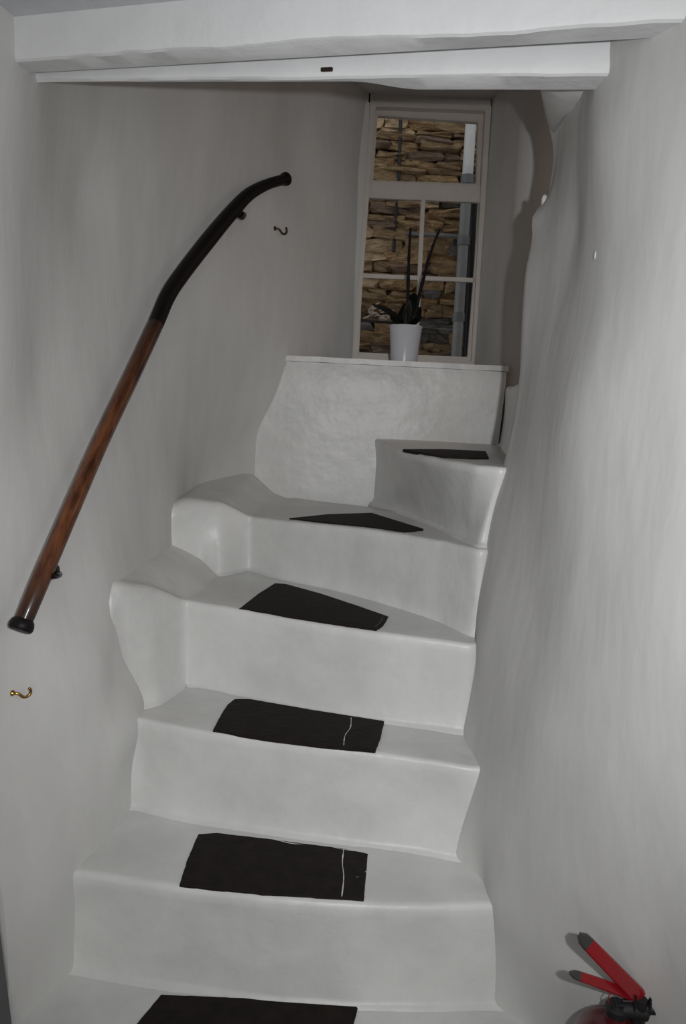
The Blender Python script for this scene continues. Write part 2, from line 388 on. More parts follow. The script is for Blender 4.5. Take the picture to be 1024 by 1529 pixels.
# ------------------------------------------------------------------ the staircase
stair = thing('staircase', (0, 1.3, 0), 'white painted stone winder staircase with worn uneven steps and dark bare tread centres', 'staircase')
def add_step(stn, label=None, ncov=.014, rn=.010, sub=8, smooth_it=2, rl=0):
    """stn: list of (base, nose, back) across the step, left to right"""
    us = []; rn0 = rn
    for i in range(len(stn)-1):
        for k in range(sub): us.append((i, k/sub))
    us.append((len(stn)-2, 1.))
    L = [tuple(a.lerp(b_, t) for a, b_ in zip(stn[i], stn[i+1])) for i, t in us]
    for _ in range(smooth_it):
        L = [L[0]]+[tuple((L[i-1][q]+2*L[i][q]+L[i+1][q])/4 for q in range(3)) for i in range(1, len(L)-1)]+[L[-1]]
    vs = []; n = len(L); k = 0
    for i, (ba, no, bk) in enumerate(L):
        rn = rn0+rl*max(0, min(1, (3.6*sub-i)/(1.6*sub)))
        tg = L[min(i+1, n-1)][1]-L[max(i-1, 0)][1]; tg.z = 0; tg.normalize(); out = Vector((tg.y, -tg.x, 0))
        if out.y > 0 and abs(out.x) < .5: out = -out
        row = [ba+out*ncov*1.6+Vector((0, 0, -.02)), ba+out*ncov+Vector((0, 0, .001)), ba+out*ncov*.35+Vector((0, 0, ncov*.35)), ba+Vector((0, 0, ncov))]
        for t in (.2, .35, .5, .65, .8, .92): 
            p_ = (ba+Vector((0, 0, ncov))).lerp(no+Vector((0, 0, -rn)), t); row.append(p_-out*.004*math.sin(math.pi*t)+out*.004*max(0, t-.75)*4)
        row += [no+out*.003+Vector((0, 0, -rn)), no+out*.001-out*rn*.07+Vector((0, 0, -rn*.38)), no-out*rn*.38-Vector((0, 0, rn*.07)), no-out*rn]
        t0 = no-out*rn
        for t in (.08, .2, .35, .5, .65, .8, .9, 1.): row.append(t0.lerp(bk, t))
        k = len(row)
        for q, p_ in enumerate(row):
            if q > 2:
                a_ = .0045
                p_ = p_+Vector((nz(p_, 6, a_), nz(p_+Vector((5, 0, 0)), 6, a_), nz(p_+Vector((0, 7, 0)), 5, a_*.6)+nz(p_, 25, .0012)))
            vs.append(p_)
        vs.append(Vector((bk.x, bk.y, ba.z-.02)))
    k += 1; fs = []
    for i in range(n-1):
        for q in range(k): fs.append((i*k+q, (i+1)*k+q, (i+1)*k+(q+1) % k, i*k+(q+1) % k))
    fs.append(tuple(range(k))); fs.append(tuple((n-1)*k+q for q in range(k))[::-1])
    o = pyd('step', vs, fs, M['step'], stair); return o
def flat_step(px, z0, z1, zb0, zb1, exl, exr, depth_l, depth_r):
    P = []
    x0, x1 = px[0][0], px[-1][0]
    for x, y in px:
        t = (x-x0)/(x1-x0); no = oz(x, y, z0+(z1-z0)*t); ba = Vector((no.x, no.y, zb0+(zb1-zb0)*t))
        dp = depth_l+(depth_r-depth_l)*t; bk = Vector((no.x, no.y+dp, no.z)); P.append((ba, no, bk))
    if exl: P.insert(0, tuple(v+Vector((-exl, -.02, 0)) for v in P[0]))
    if exr: P.append(tuple(v+Vector((exr, 0, 0)) for v in P[-1]))
    return P
# A, bottom step
PA = [(Vector((x, 1.30, 0)), Vector((x, 1.30, ZA)), Vector((x, 1.62, ZA))) for x in (-.72, -.5, -.2, .1, .35, .55)]
sA = add_step(PA)
sB = add_step(flat_step([(110, 1300), (190, 1313), (268, 1324), (400, 1340), (543, 1349), (640, 1352), (735, 1350)], ZB, ZB, ZA, ZA, .10, .12, .36, .36), rn=.014)
sC = add_step(flat_step([(208, 1072), (260, 1084), (318, 1093), (440, 1110), (560, 1124), (640, 1134), (705, 1145)], ZC, ZC-.008, ZB, ZB, .10, .12, .34, .28))
# D, with the plastered lump on its left
def V3(*a): return Vector(a)
zdr = oy(710, 962, 1.84).z
PD = [(oy(168, 985, 1.79)+V3(-.12, .03, -.14), oy(163, 890, 1.84)+V3(-.12, .03, .02), oy(190, 838, 2.15)+V3(-.12, .02, .04)),
      (oy(170, 985, 1.79)+V3(0, 0, -.14), oy(163, 890, 1.82), oy(190, 838, 2.15)),
      (oz(196, 1062, ZC), oy(180, 866, 1.86), oy(215, 815, 2.3)),
      (oz(235, 1052, ZC), oy(230, 874, 1.97), oy(262, 803, 2.45)),
      (oz(276, 1022, ZC), oy(277, 897, 2.071), V3(-.36, 2.62, ZD))]
for x, y in [(300, 901), (357, 911), (460, 928), (560, 943), (640, 953), (710, 962)]:
    t = (x-277)/(710-277); no = oz(x, y, ZD+(zdr-ZD)*t); PD.append((V3(no.x, no.y, ZC-.005), no, V3(no.x+.02, 2.62-.45*t, ZD+(zdr-ZD)*t*.6)))
PD.append(tuple(v+V3(.08, .09, -.004) for v in PD[-1]))
sD = add_step(PD, smooth_it=2, ncov=.012, rl=.035)
zer = oy(718, 820, 1.885).z
PE = [(oy(257, 806, 2.38)+V3(-.12, .03, -.08), oy(256, 756, 2.38)+V3(-.12, .03, .02), oy(278, 735, 2.6)+V3(-.12, .02, .04)),
      (oy(257, 806, 2.38)+V3(0, 0, -.08), oy(256, 756, 2.36), oy(278, 735, 2.6)),
      (oy(303, 842, 2.42)+V3(0, 0, -.03), oy(284, 744, 2.40), oy(310, 716, 2.80)),
      (oz(328, 860, ZD), oy(335, 750, 2.45), oy(376, 703, 3.02)),
      (oz(370, 850, ZD), oy(374, 771, 2.499), oy(413, 733, 3.05))]
for x, y in [(395, 773), (430, 778), (520, 787), (602, 798), (660, 807), (718, 820)]:
    t = (x-374)/(718-374); no = oz(x, y, ZE+(zer-ZE)*t); PE.append((V3(no.x, no.y, ZD-.02*t), no, V3(no.x+.02+.10*t, 3.05-.6*t, ZE+(zer-ZE)*t*.5)))
PE.append(tuple(v+V3(.08, .07, -.004) for v in PE[-1]))
sE = add_step(PE, smooth_it=2, ncov=.009, rl=.03)
# F turns right
FL0, FR0 = oy(560, 655, 2.99), oy(750, 697, 1.9256)
FbL, FbR = oy(557, 750, 2.99), oy(715, 815, 1.9256)
PFp = [(640, 671), (700, 684)]
PF = [(FbL+V3(-.004, .08, -.01), FL0+V3(-.004, .08, 0), V3(.75, 3.10, FL0.z))]
FP_n = [(560, 655), (600, 671), (636, 680), (670, 687), (712, 694), (750, 698)]
FP_b = [(557, 750), (590, 763), (622, 776), (655, 790), (688, 804), (715, 815)]
for k_, (a_, b_) in enumerate(zip(FP_n, FP_b)):
    t = k_/5; no = oz(*a_, FL0.z+(FR0.z-FL0.z)*t); ba = oz(*b_, FbL.z+(FbR.z-FbL.z)*t)
    PF.append((ba, no, V3(.75, 3.0-.95*t, no.z)))
PF.append((PF[-1][0]+V3(.05, -.0, 0), PF[-1][1]+V3(.05, .02, 0), V3(.75, 1.98, FR0.z)))
sF = add_step(PF, smooth_it=1)
# G and H, the flight that goes on behind the corner
ZG = oy(760, 577, 2.95).z
g0, g1 = oy(745, 666, 2.99), Vector((.455, 2.0, FL0.z))
g0t = oy(756, 578, 2.99); g1t = V3(.475, 2.0, ZG)
PG = [(g0+V3(0, .05, 0), g0t+V3(0, .05, 0), V3(1.1, 3.05, ZG))]
for t in (0, .25, .5, .75, 1): PG.append((g0.lerp(g1, t), g0t.lerp(g1t, t), V3(1.1, 3.0-.98*t, ZG)))
sG = add_step(PG, smooth_it=1)
PH = [(V3(.93-.05*t, 3.05-1.05*t, ZG), V3(.93-.05*t, 3.05-1.05*t, ZG+.21), V3(1.25, 3.05-1.0*t, ZG+.21)) for t in (0, .33, .66, 1)]
sH = add_step(PH, smooth_it=0)
PH = [(V3(1.2, 3.05-1.0*t, ZG+.21), V3(1.2, 3.05-1.0*t, ZG+.42), V3(1.9, 3.05-1.0*t, ZG+.42)) for t in (0, .33, .66, 1)]
add_step(PH, smooth_it=0)

# dark bare centres of the treads
def patch(step, px, z, label, th=.006, lift=.0035, dropn=0, n=6, rag=.0012):
    pts = [oz(x, y, z) if not hasattr(z, '__call__') else oz(x, y, z(x)) for x, y in px]
    out = []
    for i, p_ in enumerate(pts):
        q_ = pts[(i+1) % len(pts)]; m_ = max(2, int((q_-p_).length/.012))
        for k_ in range(m_):
            v = p_.lerp(q_, k_/m_); v = v+Vector((nz(v, 90, rag), nz(v+Vector((3, 3, 3)), 90, rag), 0)); out.append(v)
    nb = len(out); cx = sum(out, Vector())/nb
    rings = [[v+Vector((0, 0, -th)) for v in out], [v+Vector((0, 0, lift-.0015)) for v in out], [v.lerp(cx, .015)+Vector((0, 0, lift)) for v in out]]
    vs = [v for r in rings for v in r]+[cx+Vector((0, 0, lift))]; fs = []
    for r in range(2):
        for k_ in range(nb): fs.append((r*nb+k_, r*nb+(k_+1) % nb, (r+1)*nb+(k_+1) % nb, (r+1)*nb+k_))
    for k_ in range(nb): fs.append((2*nb+k_, 2*nb+(k_+1) % nb, 3*nb))
    fs.append(tuple(range(nb))[::-1])
    o = pyd('bare_patch', vs, fs, M['dark'], step, smooth=False); o['label'] = label; return o
def streak(step, px, z, w_, m=M['step']):
    pts = catmull([oz(x, y, z)+Vector((0, 0, .0032)) for x, y in px], 5)
    tube('paint_streak', pts, [w_*(.35+.9*abs(noise.noise(p_*70))) for p_ in pts], m, step, 6, flat=.4)
patch(sA, [(240, 1487), (300, 1489), (380, 1493), (460, 1492), (535, 1504), (528, 1529), (524, 1580), (180, 1560), (205, 1529)], ZA, 'dark bare patch on the lowest tread in view')
patch(sB, [(296, 1247), (322, 1245), (400, 1254), (460, 1262), (510, 1268), (549, 1276), (546, 1312), (543, 1346), (500, 1343), (400, 1337), (340, 1330), (268, 1322), (280, 1284)], ZB, 'dark bare rectangle with white paint streak, second tread from bottom')
patch(sC, [(340, 1053), (350, 1045), (372, 1045), (470, 1062), (573, 1078), (568, 1100), (560, 1121), (480, 1114), (400, 1104), (318, 1091), (330, 1068)], ZC, 'dark bare rectangle crossed by one pale crack, third tread')
patch(sD, [(357, 910), (385, 888), (410, 872), (426, 873), (480, 888), (540, 908), (580, 922), (572, 935), (562, 942), (500, 933), (430, 922)], lambda x: ZD+(zdr-ZD)*(x-277)/433., 'dark bare trapezoid, fourth tread')
patch(sE, [(432, 775), (490, 769), (555, 767), (590, 778), (632, 791), (604, 795), (540, 787), (480, 781)], lambda x: ZE+(zer-ZE)*(x-374)/344., 'dark bare wedge, fifth tread')
patch(sF, [(601, 672), (660, 672), (725, 675), (730, 685), (700, 685), (660, 683)], ZF, 'dark bare sliver, upper turning tread')
streak(sB, [(513, 1269), (511, 1290), (513, 1312), (510, 1341)], ZB, .0026)
streak(sB, [(400, 1253), (440, 1262), (470, 1261), (511, 1270), (540, 1273)], ZB, .0026)
streak(sB, [(528, 1311), (536, 1311), (546, 1303)], ZB, .0013)
streak(sC, [(524, 1074), (523, 1088), (515, 1100), (513, 1115)], ZC, .0024)
streak(sD, [(572, 923), (568, 930), (560, 938)], ZD-.004, .0010, M['conduit'])

# ------------------------------------------------------------------ window_1
YW = 3.40
win = bpy.data.objects.new('window_1', None); C.objects.link(win); win.location = ((wx0+wx1)/2, YW, wz0); struct(win)
def wp(px, py, Y): return oy(px, py, Y)
def bar(name, p0, p1, w0, dpt, Y, parent, m=None, bev=.003):
    """straight bar between p0 and p1 (x,z), width w0, from Y to Y+dpt"""
    a = Vector((p0[0], 0, p0[1])); b_ = Vector((p1[0], 0, p1[1])); t = (b_-a).normalized(); s_ = Vector((t.z, 0, -t.x))*w0/2
    q = [a-s_, b_-s_, b_+s_, a+s_]
    return hexa(name, [v+Vector((0, Y, 0)) for v in q]+[v+Vector((0, Y+dpt, 0)) for v in q], m or M['frame'], parent, bev)
def xz(px, py, Y): p_ = oy(px, py, Y); return (p_.x, p_.z)
fr = pyd('window_frame', *(lambda g: g)(merge([])), M['frame'], win) if False else None
def quad_ring(name, outer, inner, Y0, Y1, m, parent, bev=.003):
    """frame with a hole: outer/inner lists of 4 (x,z)"""
    vs = []
    for Y in (Y0, Y1):
        for L_ in (outer, inner):
            for x, z in L_: vs.append(Vector((x, Y, z)))
    fs = []
    for k_ in range(4):
        n_ = (k_+1) % 4
        fs += [(k_, n_, 4+n_, 4+k_), (8+k_, 12+k_, 12+n_, 8+n_), (k_, 8+k_, 8+n_, n_), (4+k_, 4+n_, 12+n_, 12+k_)]
    bm = bmesh.new(); vv = [bm.verts.new(v) for v in vs]
    for f in fs: bm.faces.new([vv[i] for i in f])
    bmesh.ops.recalc_face_normals(bm, faces=bm.faces)
    ed = [e for e in bm.edges if e.calc_face_angle(0) > .5]
    bmesh.ops.bevel(bm, geom=ed, offset=bev, segments=2, affect='EDGES')
    me = bpy.data.meshes.new(name); bm.to_mesh(me); bm.free(); return link(name, me, m, parent, False)
o4 = [xz(527, 542, YW), xz(709, 548, YW), xz(733, 158, YW), xz(553, 151, YW)]
i4 = [xz(533, 531, YW), xz(703, 540, YW), xz(724, 166, YW), xz(561, 160, YW)]
frame = quad_ring('window_frame', o4, i4, YW-.012, YW+.07, M['frame'], win)
# upper sash (outer plane), lower sash (inner plane)
Yu, Yl = YW+.035, YW+.012
us_ = quad_ring('sash', [xz(549, 290, Yu), xz(722, 297, Yu), xz(728, 164, Yu), xz(558, 158, Yu)], [xz(557, 269, Yu), xz(711, 274, Yu), xz(714, 182, Yu), xz(564, 172, Yu)], Yu, Yu+.035, M['frame'], win)
ls_ = quad_ring('sash', [xz(531, 536, Yl), xz(705, 542, Yl), xz(722, 277, Yl), xz(549, 270, Yl)], [xz(536, 526, Yl), xz(698, 533, Yl), xz(716, 302, Yl), xz(547, 295, Yl)], Yl, Yl+.03, M['frame'], win)
bar('glazing_bar', xz(632, 297, Yl), xz(621, 530, Yl), .017, .026, Yl+.002, ls_)
bar('glazing_bar', xz(540, 411, Yl), xz(710, 418, Yl), .0175, .026, Yl+.003, ls_)
for poly, Y, par in (([(557, 269), (711, 274), (714, 182), (564, 172)], Yu+.018, us_),
                ([(541, 410), (626, 413), (632, 297), (547, 295)], Yl+.015, ls_), ([(627, 413), (709, 417), (716, 302), (633, 298)], Yl+.015, ls_),
                ([(536, 527), (620, 530), (626, 414), (541, 411)], Yl+.015, ls_), ([(622, 530), (698, 533), (709, 419), (627, 415)], Yl+.015, ls_)):
    q = [xz(x, y, Y) for x, y in poly]; cx_ = sum(a_[0] for a_ in q)/4; cz_ = sum(a_[1] for a_ in q)/4
    q = [(cx_+(a_[0]-cx_)*1.03, cz_+(a_[1]-cz_)*1.03) for a_ in q]
    hexa('pane', [(x, Y, z) for x, z in q]+[(x, Y+.004, z) for x, z in q], M['glass'], par)
# sill board
sb = grid('window_sill', 40, 6, lambda u, v: Vector((-.40+u*(pr+.006+.40), 2.984+v*.433, EYE+.157+nz((u*4, v, 0), 3, .002))), M['step'], win, thick=(0, 0, -.020))
# small plaster crumb in the corner of the pane
# ------------------------------------------------------------------ orchid in a white pot
pb = oy(603, 536.5, 3.16); pb.z = EYE+.157
pc = oy(603, 537, 3.16); potx = pc.x; sc = 3.16/1166
orch = thing('potted_orchid', (potx, 3.16, EYE+.158), 'small orchid with two dark bare flower spikes in white pot on the window sill', 'plant')
zb = EYE+.158; Rb, Rt, H = .0525, .066, .145
lathe('pot', [(Rb-.006, 0), (Rb, .004), (Rt-.002, H-.010), (Rt+.0015, H-.004), (Rt, H), (Rt-.006, H), (Rt-.008, H-.014), (.002, H-.016)], M['pot'], orch, 40, (potx, 3.16, zb), deg=30)
lathe('potting_bark', [(.002, H-.030), (Rt-.006, H-.030), (Rt-.007, H-.010), (.02, H-.003), (.002, H-.002)], M['soil'], orch, 24, (potx, 3.16, zb))
def leaf(pts, wid, name='leaf'):
    P_ = catmull([Vector(p_) for p_ in pts], 6); n_ = len(P_); vs, fs = [], []
    for i, p_ in enumerate(P_):
        t = (P_[min(i+1, n_-1)]-P_[max(i-1, 0)]).normalized(); side = t.cross(Vector((0, -1, .25))).normalized()
        u = i/(n_-1); w_ = wid*(math.sin(math.pi*min(1, .18+u*.82))**.6)
        if i == n_-1: w_ = wid*.05
        for k_ in (-1, -.5, 0, .5, 1): vs.append(p_+side*w_*k_+Vector((0, -.25*w_*abs(k_), 0)))
    m_ = len(vs); vs += [v+Vector((0, .0025, 0)) for v in vs]
    for i in range(n_-1):
        for k_ in range(4):
            a_ = i*5+k_; fs.append((a_, a_+5, a_+6, a_+1)); fs.append((a_+m_, a_+1+m_, a_+6+m_, a_+5+m_))
        for k_ in (0, 4): a_ = i*5+k_; fs.append((a_, a_+5, a_+5+m_, a_+m_))
    return pyd(name, vs, fs, M['leaf'], orch)
def lp(px, py, Y=3.16): return oy(px, py, Y)
leaf([lp(603, 484), lp(592, 474, 3.14), lp(575, 462, 3.12), lp(556, 455, 3.11)], .013)
leaf([lp(604, 484), lp(590, 478, 3.1), lp(582, 470, 3.07)], .014)
leaf([lp(608, 486), lp(613, 465), lp(616, 450, 3.17), lp(619, 437, 3.19)], .026)
leaf([lp(606, 486), lp(608, 468), lp(612, 448, 3.15)], .022)
leaf([lp(602, 486), lp(600, 470, 3.18), lp(607, 452, 3.2)], .016)
leaf([lp(612, 486), lp(622, 478, 3.12), lp(630, 472, 3.10)], .013)
leaf([lp(612, 485), lp(624, 470, 3.18), lp(627, 458, 3.2)], .012)
for pts in ([(611, 486), (609, 440), (610, 400), (611, 370), (613, 340)], [(617, 486), (626, 440), (634, 410), (642, 380), (650, 358), (656, 343)]):
    path = catmull([lp(x, y) for x, y in pts], 6); n_ = len(path)
    tube('flower_spike', path, [(.0075-.0035*i/n_)*(1.25 if i % 6 == 3 else 1) for i in range(n_)], M['stem'], orch, 8)

# ------------------------------------------------------------------ handrail
def railp(px, py, off):
    s_ = surfL(px, py); d = ray(px, py); t = s_.y/d.y
    while True:
        t -= .003; p_ = d*t+Vector((0, 0, EYE))
        if p_.x-left_pt((p_.y-1.38)/2.06, (p_.z+.02)/(EYE+1.34)).x >= off or t < .8: return p_
RP = [((34, 930), 28), ((60, 868), 29), ((100, 775), 27), ((150, 660), 25), ((195, 565), 24), ((232, 485), 23), ((250, 443), 23), ((270, 412), 23), ((310, 360), 23), ((345, 318), 21), ((372, 290), 18), ((400, 275), 15), ((424, 268), 14)]
Y0, Y1 = 1.50, 2.78
pts = []
for i, ((x, y), w_) in enumerate(RP):
    pts.append(railp(x, y, .055 if i else .045))
if pts[0].y < 1.40: pts[0] = oy(34, 930, 1.46)
ref = [tuple(round(a_, 2) for a_ in p_) for p_ in pts]; print('RAIL', ref)
rads = [w_/2*(p_.y*math.cos(PITCH))/FP for p_, (_, w_) in zip(pts, RP)]
rail = thing('handrail', pts[0], 'bent wooden handrail on left wall, reddish brown below and near black above', 'handrail')
def seg_rail(name, i0, i1, m, ext=True):
    P_ = catmull(pts, 8); R_ = []
    for i in range(len(pts)-1):
        for k_ in range(8): R_.append(rads[i]+(rads[i+1]-rads[i])*k_/8)
    R_.append(rads[-1])
    return tube(name, P_[i0*8:i1*8+1], R_[i0*8:i1*8+1], m, rail, 20)
lo = seg_rail('lower_rail', 0, 5, M['wood']); lo['label'] = 'reddish brown varnished length of the rail'
hi = seg_rail('upper_rail', 5, 12, M['rail_dark']); hi['label'] = 'near black bent length of the rail'
ax = (pts[0]-pts[1]).normalized(); r0 = rads[0]
lathe('end_knob', [(r0*.95, -.045), (r0*1.0, -.008), (r0*1.22, -.004), (r0*1.38, .004), (r0*1.38, .011), (r0*1.2, .016), (.002, .017)], M['rail_dark'], rail, 24, pts[0], ax)
ax = (pts[-1]-pts[-2]).normalized(); r0 = rads[-1]
lathe('end_knob', [(r0*.98, -.02), (r0*1.0, -.004), (r0*1.3, .004), (r0*1.35, .014), (r0*1.1, .019), (.002, .02)], M['rail_dark'], rail, 24, pts[-1], ax)
def bracket(px, py, i):
    w0 = surfL(px, py); d = ray(px, py)
    base = pts[i]; a_ = Vector((left_pt((base.y-1.38)/2.06, (base.z-.03+.02)/(EYE+1.34)).x, base.y+.01, base.z-.03))
    return a_
for (px, py), i, sc_ in (((84, 856), 1, 1.), ((362, 322), 9, 1.), ((230, 498), 5, .8)):
    if i == 1: c_ = pts[1].lerp(pts[2], .05)
    elif i == 9: c_ = pts[9]
    else: c_ = pts[5]
    e_ = oy(px, py, c_.y+.01)
    wl = surfL(px-2, py-3)+V3(.002, 0, 0)
    path = catmull([c_+Vector((.0, .0, -.006)), c_.lerp(e_, .7)+Vector((0, 0, -.004)), e_+Vector((0, .004, -.006)), wl+Vector((.012, -.01, -.004)), wl], 6)
    bk = tube('bracket', path, .0058*sc_, M['iron'], rail, 10)
    lathe('bracket_plate', [(.014*sc_, 0), (.014*sc_, .003), (.010*sc_, .005), (.002, .006)], M['iron'], bk, 16, wl-Vector((.001, 0, 0)), (1, -.15, 0))

# ------------------------------------------------------------------ screw hooks on the left wall
def hook(name, px, py, s, m, label):
    w0 = surfL(px, py); n_ = Vector((1, -.35, 0)).normalized(); t = Vector((.35, 1, 0)).normalized(); u = Vector((0, 0, 1))
    h = thing(name, w0, label, 'hook')
    lathe('collar', [(.0075*s, 0), (.0075*s, .0015), (.0055*s, .004), (.0035*s, .0055), (.003*s, .008)], m, h, 16, w0, n_)
    path = catmull([w0, w0+n_*.008*s+t*.004*s, w0+n_*.014*s+t*.009*s-u*.004*s, w0+n_*.018*s+t*.015*s-u*.011*s, w0+n_*.022*s+t*.022*s-u*.013*s, w0+n_*.026*s+t*.030*s-u*.008*s, w0+n_*.027*s+t*.031*s+u*.002*s, w0+n_*.026*s+t*.026*s+u*.008*s], 6)
    tube('hook_wire', path, [.0034*s]*(len(path)-2)+[.0030*s, .0018*s], m, h, 10)
hook('brass_hook', 18, 1035, .85, M['brass'], 'brass cup hook screwed into left wall below the lower rail end')
hook('dark_hook', 410, 341, 1.15, M['bronze'], 'dark cup hook on wall beside the upper rail end')

# ------------------------------------------------------------------ fire extinguisher
EX, EY = .492, 1.165
ext = thing('fire_extinguisher', (EX, EY, 0), 'red fire extinguisher with splayed squeeze levers against right wall beside the bottom step', 'fire extinguisher')
top = oz(935, 1492, .52)
R_ = .068; HC = .486
prof = [(.045, 0), (R_-.006, .002), (R_, .010), (R_, HC-.07)]
for k_ in range(1, 9):
    a_ = k_/9*math.pi/2; prof.append((.018+(R_-.018)*math.cos(a_), HC-.07+.055*math.sin(a_)))
prof += [(.018, HC-.014), (.018, HC)]
lathe('cylinder', prof, M['deepred'], ext, 48, (EX, EY, 0), deg=50)
P0 = Vector((EX, EY, HC))
def exz(px, py, Y): return oy(px, py, Y)
vh = lathe('valve_head', [(.017, -.004), (.019, 0), (.019, .010), (.014, .013), (.013, .018)], M['rubber'], ext, 24, P0)
hd = P0+Vector((0, 0, .03))
print('EXT head px check', hd)
def lever(name, a, b_, w0, w1, th, m, tipm):
    """channel shaped lever from a to b with rounded tip"""
    a = Vector(a); b_ = Vector(b_); t = (b_-a).normalized(); s_ = t.cross(Vector((EX, EY, HC-EYE))).normalized(); n_ = s_.cross(t)
    if n_.z < 0: n_ = -n_
    L_ = (b_-a).length; vs, fs = [], []; N = 14
    for i in range(N+1):
        u = i/N; w_ = w0+(w1-w0)*u
        if u > .88: w_ *= math.sqrt(max(.02, 1-((u-.88)/.125)**2))
        c_ = a+t*L_*u+n_*.004*math.sin(u*3.1)
        for k_, (sx, h_) in enumerate(((-1, -th), (-1, -.002), (-.8, 0), (.8, 0), (1, -.002), (1, -th), (.75, -th), (.75, -.004), (-.75, -.004), (-.75, -th))):
            vs.append(c_+s_*w_/2*sx+n_*(h_*(.35+.65*(1-u)) if h_ == -th else h_))
    for i in range(N):
        for k_ in range(10): fs.append((i*10+k_, (i+1)*10+k_, (i+1)*10+(k_+1) % 10, i*10+(k_+1) % 10))
    fs.append(tuple(range(10))); fs.append(tuple(N*10+k_ for k_ in range(10))[::-1])
    k_ = 12*10   # the last stretch is the worn metal tip
    f1 = [f for f in fs[:-2] if max(f) < k_+10]+[fs[-2], tuple(range(k_, k_+10))[::-1]]; f2 = [f for f in fs[:-2] if min(f) >= k_]+[tuple(range(k_, k_+10)), fs[-1]]
    def sub(F_):
        ids = sorted({i_ for f in F_ for i_ in f}); mp_ = {a__: b__ for b__, a__ in enumerate(ids)}
        return [vs[i_] for i_ in ids], [tuple(mp_[i_] for i_ in f) for f in F_]
    o = pyd(name, *sub(f1), m, ext, smooth=False); pyd('lever_tip', *sub(f2), tipm, o, smooth=False)
    return o
la = oy(958, 1492, EY-.005); lb = oy(866, 1397, EY-.035)
ma = oy(950, 1487, EY+.005); mb = oy(852, 1453, EY-.03)
up_ = lever('squeeze_lever', la, lb, .027, .022, .017, M['red'], M['grip'])
dn_ = lever('carry_handle', ma, mb, .019, .014, .014, M['red'], M['grip'])
# bracket cheeks between the valve and the levers
ck = oy(955, 1497, EY)
for sx in (-1, 1): box('lever_bracket', (ck.x+sx*.0125-.002, ck.y-.014, ck.z-.014), (ck.x+sx*.0125+.002, ck.y+.014, ck.z+.022), M['rubber'], ext, .0015)
lathe('neck', [(.012, -.06), (.012, -.01), (.013, -.008), (.013, .010), (.008, .012)], M['rubber'], ext, 20, ck)
tube('valve_body', [P0+V3(-.004, 0, .006), P0.lerp(ck, .5)+V3(0, 0, -.002), ck+V3(.012, 0, -.016)], .0145, M['rubber'], ext, 16)
tube('safety_pin', [ck+Vector((-.03, -.004, .005)), ck+Vector((.03, -.004, .005))], .0018, M['grip'], ext, 8)
ring = [ck+Vector((.042+.012*math.cos(a_*math.pi/8), -.004+.004*math.sin(a_*math.pi/8), .003+.012*math.sin(a_*math.pi/8))) for a_ in range(17)]
tube('pull_ring', ring, .0013, M['grip'], ext, 8)
tube('pin_tie', catmull([oy(915, 1480, EY-.01), oy(909, 1487, EY-.015), oy(908, 1497, EY-.01), oy(914, 1500, EY)], 5), .0009, M['red'], ext, 6)
hs = catmull([ck+Vector((.005, 0, -.01)), ck+Vector((.03, -.012, -.004)), ck+Vector((.055, -.03, -.025)), Vector((EX+.088, EY-.035, .42)), Vector((EX+.086, EY-.03, .25)), Vector((EX+.08, EY-.03, .12))], 8)
tube('hose', hs, .0095, M['rubber'], ext, 12)
lathe('nozzle', [(.010, 0), (.012, .01), (.016, .09), (.017, .10), (.013, .10)], M['rubber'], ext, 20, (EX+.08, EY-.03, .13), (0, 0, -1))
# printed label band (blank cream panel) is out of view below the frame

# ------------------------------------------------------------------ outdoors: rubble stone wall across the alley
YS = 4.45
sx0, sx1, sz0, sz1 = -.9, 1.9, -.2, EYE+2.9
ew = box('stone_wall', (sx0, YS+.03, sz0-.3), (sx1, YS+.30, sz1), M['mortar'])
tag(ew, 'tan rubble stone wall seen through the window', 'wall')
protos = []
def stone_geo(seed, w_, h_, d_):
    rnd = random.Random(seed); bm = bmesh.new(); bmesh.ops.create_cube(bm, size=1)
    bmesh.ops.subdivide_edges(bm, edges=bm.edges[:], cuts=1, use_grid_fill=True)
    for v in bm.verts:
        r = v.co.copy(); k_ = sum(abs(c_) > .4 for c_ in r)
        f = 1 if k_ <= 1 else (.93 if k_ == 2 else .84)
        v.co = Vector((r.x*w_*f, r.y*d_*f, r.z*h_*f))+Vector((rnd.uniform(-.09, .09)*w_, rnd.uniform(-.22, .22)*d_, rnd.uniform(-.14, .14)*h_))
    return bm
for s_ in range(10):
    row = []
    for mi in range(5):
        bm = stone_geo(s_, 1, 1, 1); me = bpy.data.meshes.new('stone'); bm.to_mesh(me); bm.free(); me.materials.append(ST[mi]); row.append(me)
    protos.append(row)
vis0, vis1 = oy(528, 300, YS).x-.10, oy(735, 300, YS).x+.10; vz0, vz1 = oy(600, 540, YS).z-.05, oy(600, 160, YS).z+.1
z = sz0; rest_v, rest_f = [], []; cnt = 0; rnd = random.Random(9); restmats = []
